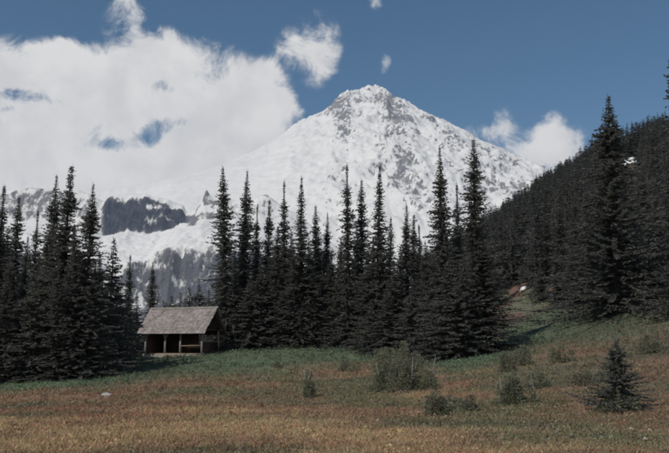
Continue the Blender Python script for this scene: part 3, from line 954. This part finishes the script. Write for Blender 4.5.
# ------------------------------------------------------------------ cabin
def cabin():
    yaw = radians(-17)
    c = at(173, 356, 75.0)
    zb = gz(c[0], 75.0)
    zb = float(c[2])
    t = thing('log_shelter', 'small open-fronted log shelter with grey shake roof at the meadow edge', 'cabin', (c[0], 75.0, zb), yaw)
    L, Dp = 6.0, 3.5                                   # along front (x), depth (y, away)
    hx = L / 2
    EV, RD = 2.62, 4.42                               # eave and ridge height
    yr = Dp / 2; ov = 0.58; ox = 0.45
    # stone / sill foundation
    mb = MB()
    for k in range(16):
        mb.box((-hx + 0.2 + k * (L - 0.4) / 15, 0.05, -0.12), (0.42, 0.4, 0.5), jit=0.05)
    for k in range(9):
        mb.box((hx - 0.1, 0.3 + k * 0.48, -0.2), (0.4, 0.45, 0.5), jit=0.05)
        mb.box((-hx + 0.1, 0.3 + k * 0.48, -0.2), (0.4, 0.45, 0.5), jit=0.05)
    obj('foundation', mb.mesh('foundation'), M_STONE, t)
    # floor boards, one by one
    bw = 0.30; nbd = int(Dp / bw)
    for k in range(nbd):
        mb = MB(); mb.box((0, 0, 0), (L - 0.1, bw - 0.015, 0.07), jit=0.006)
        obj('floor_board', mb.mesh('floor_board'), M_TAN, t, (0, 0.1 + bw * (k + 0.5), 0.20))
    mb = MB(); mb.tube([(-hx - 0.15, 0, 0.13), (0, -0.01, 0.14), (hx + 0.15, 0, 0.13)], 0.13, 9, 0.05)
    obj('sill_log', mb.mesh('sill_log', True), M_TAN, t)
    mb = MB(); mb.box((0.2, -0.42, 0.0), (1.6, 0.42, 0.16), jit=0.02)
    obj('step', mb.mesh('step'), M_TAN, t)
    # posts
    pm = MB(); pm.tube([(0, 0, 0), (0.01, 0, 0.9), (0, 0.01, EV - 0.36)], [0.115, 0.10, 0.095], 9, 0.05); pmesh = pm.mesh('post', True)
    for x, y in ((-hx + 0.1, 0), (-hx + 2.15, 0), (-hx + 3.72, 0), (hx - 0.1, 0), (hx - 0.1, Dp), (-hx + 0.1, Dp), (0, Dp)):
        o = obj('post', pmesh, M_GREYWOOD, t, (x, y, 0.1))
        o.rotation_euler = (random.uniform(-.012, .012), random.uniform(-.012, .012), random.uniform(0, 6))
    # beams
    for y, z in ((0, EV - 0.20), (Dp, EV - 0.20)):
        mb = MB(); mb.tube([(-hx - ox + 0.1, y, z), (0, y, z + 0.01), (hx + ox - 0.1, y, z)], 0.12, 9, 0.04)
        obj('beam', mb.mesh('beam', True), M_REDWOOD, t)
    for x in (-hx + 0.1, hx - 0.1):
        mb = MB(); mb.tube([(x, -0.1, EV - 0.16), (x, Dp + 0.1, EV - 0.16)], 0.11, 8, 0.04)
        obj('tie_beam', mb.mesh('tie_beam', True), M_REDWOOD, t)
        mb = MB(); mb.tube([(x, yr, EV - 0.1), (x, yr, RD - 0.25)], 0.09, 8, 0.04)
        obj('king_post', mb.mesh('king_post', True), M_REDWOOD, t)
    mb = MB(); mb.tube([(-hx - ox + 0.1, yr, RD - 0.20), (hx + ox + 0.0, yr, RD - 0.20)], 0.10, 8, 0.04)
    obj('ridge_log', mb.mesh('ridge_log', True), M_GREYWOOD, t)
    # curved braces
    for x, sgn in ((-hx + 0.1, 1), (-hx + 2.15, -1), (-hx + 2.15, 1), (hx - 0.1, -1)):
        mb = MB(); mb.tube([(x, 0, EV - 1.05), (x + sgn * 0.22, 0, EV - 0.66), (x + sgn * 0.62, 0, EV - 0.27)], [0.06, 0.065, 0.06], 7, 0.06)
        obj('brace', mb.mesh('brace', True), M_GREYWOOD, t)
    # log walls (round logs laid up)

    def logs(name, a, b, z0, z1, r=0.115):
        mb = MB(); z = z0
        while z < z1:
            e = random.uniform(0.05, 0.16); a_ = np.array(a, float); b_ = np.array(b, float); d = (b_ - a_) / np.linalg.norm(b_ - a_)
            p0 = a_ - d * e; p1 = b_ + d * random.uniform(0.05, 0.16)
            mb.tube([(p0[0], p0[1], z), ((p0[0] + p1[0]) / 2, (p0[1] + p1[1]) / 2, z + random.uniform(-.01, .01)), (p1[0], p1[1], z)], r * random.uniform(0.94, 1.06), 8, 0.04)
            z += r * 1.86
        obj(name, mb.mesh(name, True), M_REDWOOD, t)
    logs('back_wall', (-hx + 0.2, Dp - 0.15), (0.75, Dp - 0.15), 0.34, EV - 0.3)
    logs('low_back_wall', (1.0, Dp - 0.15), (hx - 0.2, Dp - 0.15), 0.34, 1.0)
    logs('side_wall', (hx - 0.12, 0.25), (hx - 0.12, Dp - 0.3), 0.34, 1.35)
    logs('side_wall', (-hx + 0.12, 0.25), (-hx + 0.12, Dp - 0.3), 0.34, EV - 0.35)
    # bench with a pale seat plank
    b = MB(); b.box((1.75, 1.35, 0.78), (2.0, 0.42, 0.07), jit=0.006); bo = obj('bench', b.mesh('bench'), M_TAN, t)
    for x in (1.0, 2.5):
        lg = MB(); lg.box((x, 1.35, 0.49), (0.09, 0.36, 0.5)); obj('leg', lg.mesh('leg'), M_REDWOOD, bo)
    lg = MB(); lg.box((1.75, 1.60, 1.02), (2.0, 0.05, 0.16), jit=0.006); obj('backrest', lg.mesh('backrest'), M_TAN, bo)
    mb = MB(); mb.tube([(-hx + 3.72, 0.0, 0.92), (hx - 0.1, 0.0, 0.95)], 0.055, 7, 0.05); obj('rail', mb.mesh('rail', True), M_TAN, t)
    # gable boards
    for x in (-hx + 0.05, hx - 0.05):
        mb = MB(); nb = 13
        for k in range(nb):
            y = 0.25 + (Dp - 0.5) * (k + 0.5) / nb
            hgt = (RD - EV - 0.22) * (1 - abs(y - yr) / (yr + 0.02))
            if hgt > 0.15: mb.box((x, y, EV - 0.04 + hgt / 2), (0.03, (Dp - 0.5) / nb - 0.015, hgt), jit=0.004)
        obj('gable_boards', mb.mesh('gable_boards'), M_SHADEWOOD, t)
    # roof: sheathing plus courses of split shakes
    run = yr + ov; slope = math.atan2(RD - EV, yr); ln = run / cos(slope)
    for sgn in (-1, 1):
        mb = MB(); nrm = np.array([0, sgn * sin(slope), cos(slope)]); dn = np.array([0, sgn * cos(slope), -sin(slope)])
        rid = np.array([0, yr, RD])
        Rm = np.stack([np.array([1.0, 0, 0]), dn, nrm], 1)
        mb.box(rid + dn * ln / 2 + nrm * 0.02, (L + 2 * ox, ln, 0.06), Rm)
        rf = obj('roof_slope', mb.mesh('roof_slope'), M_REDWOOD, t)
        for k in range(9):
            m2 = MB(); x = -hx - ox + 0.25 + k * (L + 2 * ox - 0.5) / 8
            m2.tube([rid + np.array([x, 0, 0]) - nrm * 0.05 + dn * 0.1, rid + np.array([x, 0, 0]) - nrm * 0.05 + dn * (ln - 0.02)], 0.045, 6)
            obj('rafter', m2.mesh('rafter', True), M_REDWOOD, rf)
        m3 = MB(); cs = 0.235; ncs = int(ln / cs) + 1
        Cc = []
        for r in range(ncs):
            x = -hx - ox - random.uniform(0, 0.1)
            while x < hx + ox:
                w = random.uniform(0.10, 0.24); d0 = min(ln + 0.06, (r + 1) * cs + random.uniform(-0.025, 0.035)); th = random.uniform(0.02, 0.04)
                cc = rid + np.array([x + w / 2, 0, 0]) + dn * (d0 - 0.2) + nrm * (0.066 + random.uniform(0, 0.012))
                q = 0.075
                R2 = np.stack([np.array([1.0, 0, 0]), dn * cos(q) + nrm * sin(q), nrm * cos(q) - dn * sin(q)], 1)
                if d0 > 0.16:
                    m3.box(cc, (w - 0.008, 0.40, th), R2)
                    g = random.uniform(0.66, 1.18); wr = random.uniform(-0.015, 0.02)
                    Cc += [(0.335 * g + wr, 0.30 * g, 0.285 * g)] * 8
                x += w
        me = m3.mesh('shakes'); attr(me, 'Col', np.array(Cc))
        tag(obj('shakes', me, M_SHAKE, rf), kind='stuff')
    mb = MB()
    for sgn in (-1, 1):
        x = -hx - ox
        while x < hx + ox - 0.05:
            w = random.uniform(0.3, 0.45); q = sgn * slope * 1.0
            Rm = np.array([[1, 0, 0], [0, cos(q), -sin(q)], [0, sin(q), cos(q)]]).T
            mb.box((min(x + w / 2, hx + ox), yr + sgn * 0.075, RD + 0.10 + (0.012 if sgn > 0 else 0)), (w, 0.2, 0.028), Rm, jit=0.006); x += w
    obj('ridge_cap', mb.mesh('ridge_cap'), M_GREYWOOD, t)
    return t


def mat_shake():
    m, w, bs = newmat('weathered_shakes')
    at_ = w.n.new('ShaderNodeAttribute'); at_.attribute_name = 'Col'
    tc = w.n.new('ShaderNodeTexCoord')
    n = w.noise(tc.outputs['Object'], 1.1, 5.0, 0.65)
    c = w.mix(w.map(n, 0.42, 0.7, 0.0, 0.55), at_.outputs['Color'], (0.115, 0.095, 0.085))
    w.link(c, bs.inputs['Base Color'])
    return m


M_SHAKE = mat_shake()
cabin()


# ------------------------------------------------------------------ small things in the meadow
def on_ground(px, py):
    """meets the ground along the line of sight"""
    Y = 8.0
    while Y < 140:
        p = at(px, py, Y)
        if p[2] <= gz(p[0], Y): return np.array([p[0], Y, gz(p[0], Y)])
        Y += 0.15
    return at(px, py, 70)


def shrub_mesh(seed, leaders, H, R):
    """several short leaders of matted fir growing from one root"""
    r_ = np.random.default_rng(seed); out = []
    for k in range(leaders):
        a = r_.random() * 6.28; d = R * 0.92 * math.sqrt(r_.random()) if k else 0
        hh = H * (1.0 if k == 0 else r_.uniform(0.22, 0.9))
        cx, cy = d * cos(a), d * sin(a)
        n = int(420 * hh / 1.2) + 120
        z = hh * r_.random(n) ** 1.2; t = z / hh
        rad = (R * 0.33 * (1 - t) ** 0.8 + 0.06) * np.sqrt(r_.random(n)) * 1.1; b = r_.random(n) * 6.28
        c = np.stack([cx + rad * np.cos(b), cy + rad * np.sin(b), z + 0.02], 1)
        dv = np.stack([np.cos(b) + r_.normal(0, .5, n), np.sin(b) + r_.normal(0, .5, n), r_.normal(0.35, 0.4, n)], 1); dv /= np.linalg.norm(dv, axis=1)[:, None]
        ln = (0.06 + 0.10 * r_.random(n))[:, None]; wv = np.cross(dv, r_.normal(0, 1, (n, 3))); wv /= np.linalg.norm(wv, axis=1)[:, None]
        out.append(np.stack([c, c + dv * ln * 0.5 + wv * ln * 0.16, c + dv * ln, c + dv * ln * 0.5 - wv * ln * 0.16], 1))
    V, F = quads(np.concatenate(out)); return mesh_np('foliage', V, F, False)


def shrub(name, px, py, hpx, wpx, label, seed, leaders=6, dead=0, group=None):
    p = on_ground(px, py); Y = p[1]; H = hpx / FPX * Y; R = wpx / 2 / FPX * Y
    o = thing(name, label, 'shrub', p, random.uniform(0, 6.28), group)
    obj('foliage', shrub_mesh(seed, leaders, H, R), M_SHRUB, o)
    mb = MB(); r_ = random.Random(seed)
    for k in range(max(3, leaders)):
        a = r_.uniform(0, 6.28); d = R * 0.5 * r_.random()
        mb.tube([(0, 0, -0.1), (d * 0.6 * cos(a), d * 0.6 * sin(a), H * 0.2), (d * cos(a), d * sin(a), H * r_.uniform(0.5, 0.85))], [0.05, 0.035, 0.012], 5)
    obj('stems', mb.mesh('stems', True), M_BARK, o)
    for k in range(dead):
        a = r_.uniform(0, 6.28); d = R * r_.uniform(0.55, 1.0); h = H * r_.uniform(0.45, 0.8)
        mb = MB(); x, y = d * cos(a), d * sin(a)
        mb.tube([(x * 0.7, y * 0.7, -0.05), (x * 0.9, y * 0.9, h * 0.5), (x, y, h)], [0.05, 0.04, 0.012], 5, 0.1)
        for q in range(3):
            b = r_.uniform(0, 6.28); z = h * r_.uniform(0.3, 0.8)
            mb.tube([(x * 0.93, y * 0.93, z), (x * 0.93 + 0.28 * cos(b), y * 0.93 + 0.28 * sin(b), z + r_.uniform(0.0, 0.25))], [0.022, 0.008], 4)
        obj('dead_branch', mb.mesh('dead_branch', True), M_DEAD, o)
    return o


def sapling(px, py, top, label, i, wide=1.0, group=None):
    p = on_ground(px, py); h = (py - top) / FPX * p[1]
    me, tr = SAP[i % len(SAP)]
    o = thing('fir_sapling', label, 'sapling', p, random.uniform(0, 6.28), group)
    s = h / 2.4; o.scale = (s * wide, s * wide, s)
    obj('trunk', tr, None, o); obj('crown', me, None, o)


SAP = [make_conifer(400 + i, 2.4, 0.62, 0.62, level=0.06, nb=8, kite=0.15, seg=0.05, clump=0.7, low=0.05) for i in range(3)]
for c, t in SAP: c.materials.append(M_FIR); t.materials.append(M_BARK)

shrub('krummholz_clump', 404, 391, 47, 68, 'large ragged shrub clump with bleached dead branches, centre right meadow', 31, 32, 3)
sapling(410, 386, 336, 'little fir sticking up out of the ragged shrub clump', 0, 1.0)
sapling(392, 388, 352, 'stubby fir on the left side of the ragged shrub clump', 1, 1.2)
shrub('matted_fir_shrub', 436, 417, 24, 34, 'low matted shrub in front of the ragged shrub clump', 32, 7, 0)
shrub('matted_fir_shrub', 513, 406, 34, 46, 'dark matted shrub between the ragged clump and the right-hand sapling', 33, 9, 1)
sapling(620, 411, 344, 'dark fir sapling standing alone in the right foreground', 2, 1.15)
shrub('matted_fir_shrub', 616, 413, 20, 42, 'spreading skirt of low growth at the foot of the lone sapling', 34, 10, 0)
shrub('matted_fir_shrub', 309, 398, 26, 16, 'thin dark shrub near the forked pale stump', 35, 4, 0)
shrub('matted_fir_shrub', 345, 372, 12, 26, 'low dark shrub on the green strip left of the ragged clump', 36, 5, 0)
shrub('matted_fir_shrub', 277, 368, 7, 16, 'small dark shrub alone on the green strip right of the cabin', 37, 4, 0)
shrub('matted_fir_shrub', 655, 352, 26, 40, 'olive shrub at the right edge of the meadow', 38, 7, 0)
shrub('matted_fir_shrub', 523, 366, 20, 22, 'small olive shrub on the slope right of the broad fir', 41, 5)
shrub('matted_fir_shrub', 505, 373, 20, 18, 'thin olive shrub left of the small shrub on the slope', 42, 4)
shrub('matted_fir_shrub', 562, 363, 17, 22, 'loose olive shrub on the russet slope above and left of the lone sapling', 43, 5)
shrub('matted_fir_shrub', 540, 388, 15, 22, 'low olive shrub just right of the dark matted shrub', 44, 5)
shrub('matted_fir_shrub', 470, 412, 14, 30, 'flat patch of low shrub between two bigger shrubs', 39, 6, 0)
shrub('matted_fir_shrub', 584, 386, 14, 34, 'low shrub left behind the lone sapling', 40, 6, 0)


def dead_stump(px, py, hpx, label, forked=False, thick=0.07):
    p = on_ground(px, py); h = hpx / FPX * p[1]
    o = thing('dead_stump', label, 'stump', p, 0.0)
    if forked:
        for sg in (-1, 1):
            mb = MB(); mb.tube([(0, 0, -0.1), (sg * 0.14, 0, h * 0.4), (sg * 0.2, 0.03, h)], [thick * 1.3, thick, 0.02], 7, 0.12)
            obj('prong', mb.mesh('prong', True), M_DEAD, o)
    else:
        ln_ = 0.16 * h * (1 if int(px) % 2 else -1); mb = MB(); mb.tube([(0, 0, -0.1), (ln_ * 0.15, 0.02, h * 0.35), (ln_ * 0.7, 0, h * 0.7), (ln_, 0.03, h)], [thick * 1.4, thick, thick * 0.75, thick * 0.25], 8, 0.16)
        obj('trunk', mb.mesh('trunk', True), M_DEAD, o)
        mb = MB(); mb.tube([(ln_ * 0.35, 0, h * 0.5), (ln_ * 0.35 + 0.12 * h, 0.05, h * 0.62), (ln_ * 0.35 + 0.2 * h, 0.08, h * 0.8)], [thick * 0.5, thick * 0.3, 0.008], 5); obj('branch', mb.mesh('branch', True), M_DEAD, o)


dead_stump(307, 382, 13, 'pale forked dead stump alone in the meadow', True, 0.05)
dead_stump(236, 350, 33, 'bleached leaning snag at the wood edge right of the cabin', False, 0.09)
dead_stump(534, 322, 20, 'short dead snag by the clearing on the right', False, 0.07)
dead_stump(431, 388, 32, 'tall bleached dead stem on the right side of the ragged shrub clump', False, 0.03)
dead_stump(379, 386, 26, 'bleached dead stem on the left side of the ragged shrub clump', False, 0.03)
dead_stump(536, 402, 26, 'thin pale stalk beside the dark matted shrub on the right', False, 0.022)


def rock(px, py, w, h, label):
    import bmesh
    p = on_ground(px, py); bm = bmesh.new(); bmesh.ops.create_icosphere(bm, subdivisions=3, radius=1.0)
    for v in bm.verts:
        n = 1 + 0.28 * float(fbm(np.array([v.co.x * 1.6 + v.co.z + px]), np.array([v.co.y * 1.6 - v.co.z]), 3)[0])
        v.co *= n; v.co.x *= w; v.co.y *= w * 0.7; v.co.z *= h
    me = bpy.data.meshes.new('rock'); bm.to_mesh(me); bm.free()
    tag(obj('rock', me, M_STONE, loc=p), label, 'rock')


rock(107, 396, 0.32, 0.16, 'flat pale rock lying in the heather left of centre, below the cabin')


def flowers():
    r_ = random.Random(4)
    spots = [(543, 449), (556, 446), (583, 442), (589, 448), (611, 447), (615, 442), (632, 439), (641, 444), (650, 440), (659, 443), (663, 449), (602, 450), (572, 451), (625, 450), (646, 450), (431, 431), (603, 347)]
    bm_ = None
    pm = MB()
    for k in range(60):                                   # shaggy seed head
        a = r_.uniform(0, 6.28); e = r_.uniform(-0.4, 1.4); d = np.array([cos(a) * cos(e), sin(a) * cos(e), sin(e)]); s = np.cross(d, (0.3, 0.5, 0.8)); s /= np.linalg.norm(s)
        L = r_.uniform(0.025, 0.042)
        pm.add([d * 0.006, d * L * 0.6 + s * 0.006, d * L, d * L * 0.6 - s * 0.006], [(0, 1, 2, 3)])
    head = pm.mesh('seed_head')
    sm = MB(); sm.tube([(0, 0, -0.02), (0.01, 0, 0.12), (0, 0.01, 0.25)], [0.004, 0.003, 0.003], 5); stem = sm.mesh('stem', True)
    for i, (px, py) in enumerate(spots):
        p = on_ground(px, py + 3)
        lab = 'pale shaggy flower head in the bottom right corner of the meadow'; g = 'pale flower heads at lower right'
        if i == 15: lab, g = 'single pale flower head below the low matted shrub', None
        if i == 16: lab, g = 'single pale flower head on the slope above the lone sapling', None
        o = thing('flower', lab, 'flower', p, r_.uniform(0, 6), g)
        s = r_.uniform(0.8, 1.35) * (3.0 if i == 16 else 1.0); o.scale = (s, s, s * 0.9)
        obj('stem', stem, M_STEM, o)
        obj('seed_head', head, M_PETAL, o, (0, 0.01, 0.25))


flowers()


# ------------------------------------------------------------------ meadow plants (heather, sedge, huckleberry): uncountable
def plants():
    r_ = np.random.default_rng(77)
    N = 205000
    # density falls with distance: uniform over the picture of the meadow
    u = r_.random(N); Y = 11.5 / (1 - u * (1 - 11.5 / 112.0)) ** 1.0
    Y = Y * (1 + 0.03 * r_.normal(size=N))
    x = (r_.random(N) - 0.5) * 2 * (0.47 * Y + 3.0)
    pxp = 334.5 + FPX * x / Y
    ok = (Y < treeline(x, Y) + 3) | ((pxp > 485) & (pxp < 560) & (Y < 114))
    x, Y = x[ok], Y[ok]
    clumpy = fbm(x * 0.8, Y * 0.8, 3)
    ok = r_.random(len(x)) < 0.72 + 0.8 * clumpy
    x, Y = x[ok], Y[ok]
    z = ground_z(x, Y); n = len(x)
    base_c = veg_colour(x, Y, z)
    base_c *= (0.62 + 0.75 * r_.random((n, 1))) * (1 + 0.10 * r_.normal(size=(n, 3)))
    sc = 0.75 + 0.8 * r_.random(n) ** 2 + 0.8 * (r_.random(n) < 0.05) + 0.5 * np.clip(fbm(x * 0.4 + 9, Y * 0.4, 3), 0, 1)
    sc *= np.interp(Y, [12, 40, 80], [0.58, 1.0, 1.7])
    grass = r_.random(n) < np.clip(0.35 + base_c[:, 0] * 1.5, 0, 0.85)
    K = 9
    a = r_.random((n, K)) * 6.283
    up = np.where(grass[:, None], r_.uniform(0.7, 1.6, (n, K)), r_.uniform(0.1, 0.9, (n, K)))
    d = np.stack([np.cos(a), np.sin(a), up], -1); d /= np.linalg.norm(d, axis=-1, keepdims=True)
    L = (np.where(grass[:, None], r_.uniform(0.07, 0.19, (n, K)), r_.uniform(0.035, 0.085, (n, K))) * sc[:, None])[..., None]
    wd = (np.where(grass[:, None], 0.0050, 0.017) * sc[:, None] * (1 + 0.05 * Y[:, None]) ** 0.5)[..., None] * np.ones((n, K, 1))
    off = np.stack([r_.normal(0, 1, (n, K)), r_.normal(0, 1, (n, K)), np.zeros((n, K))], -1) * (np.where(grass, 0.025, 0.06) * sc)[:, None, None]
    off[..., 2] = np.where(grass[:, None], -0.01, r_.uniform(0.0, 0.06, (n, K)) * sc[:, None])
    b = np.stack([x, Y, z], -1)[:, None] + off
    q = np.cross(d, r_.normal(0, 1, (n, K, 3))); q /= np.linalg.norm(q, axis=-1, keepdims=True)
    tip = b + d * L; mid = b + d * L * np.where(grass, 0.3, 0.5)[:, None, None]
    T = np.stack([np.where(grass[:, None, None], b - q * wd, mid - q * wd), np.where(grass[:, None, None], b + q * wd, mid + q * wd), tip, np.where(grass[:, None, None], b, b)], 2)
    tri = T[:, :, :3].reshape(-1, 3)
    # leaves: triangle from both sides of the middle to the tip
    F = np.arange(len(tri)).reshape(-1, 3)
    me = mesh_np('meadow_plants', tri, F, False)
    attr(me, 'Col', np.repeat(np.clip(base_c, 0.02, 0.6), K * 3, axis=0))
    tag(obj('meadow_plants', me, M_PLANT), 'low heather, sedge and huckleberry covering the meadow', 'plants', kind='stuff')


plants()


# ------------------------------------------------------------------ the air
def haze():
    mb = MB()
    mb.box((200, 5250, 1530), (14000, 12000, 3300))
    m = bpy.data.materials.new('haze_air'); m.use_nodes = True; m.node_tree.nodes.clear()
    o = m.node_tree.nodes.new('ShaderNodeOutputMaterial'); v = m.node_tree.nodes.new('ShaderNodeVolumePrincipled')
    v.inputs['Color'].default_value = (0.58, 0.75, 1.0, 1); v.inputs['Density'].default_value = HAZE_DENSITY; v.inputs['Anisotropy'].default_value = 0.0
    m.node_tree.links.new(v.outputs[0], o.inputs['Volume'])
    ob = tag(obj('haze', mb.mesh('haze'), m), 'thin blue air between meadow and mountain', 'haze', kind='stuff')


HAZE_DENSITY = 3.0e-5
haze()
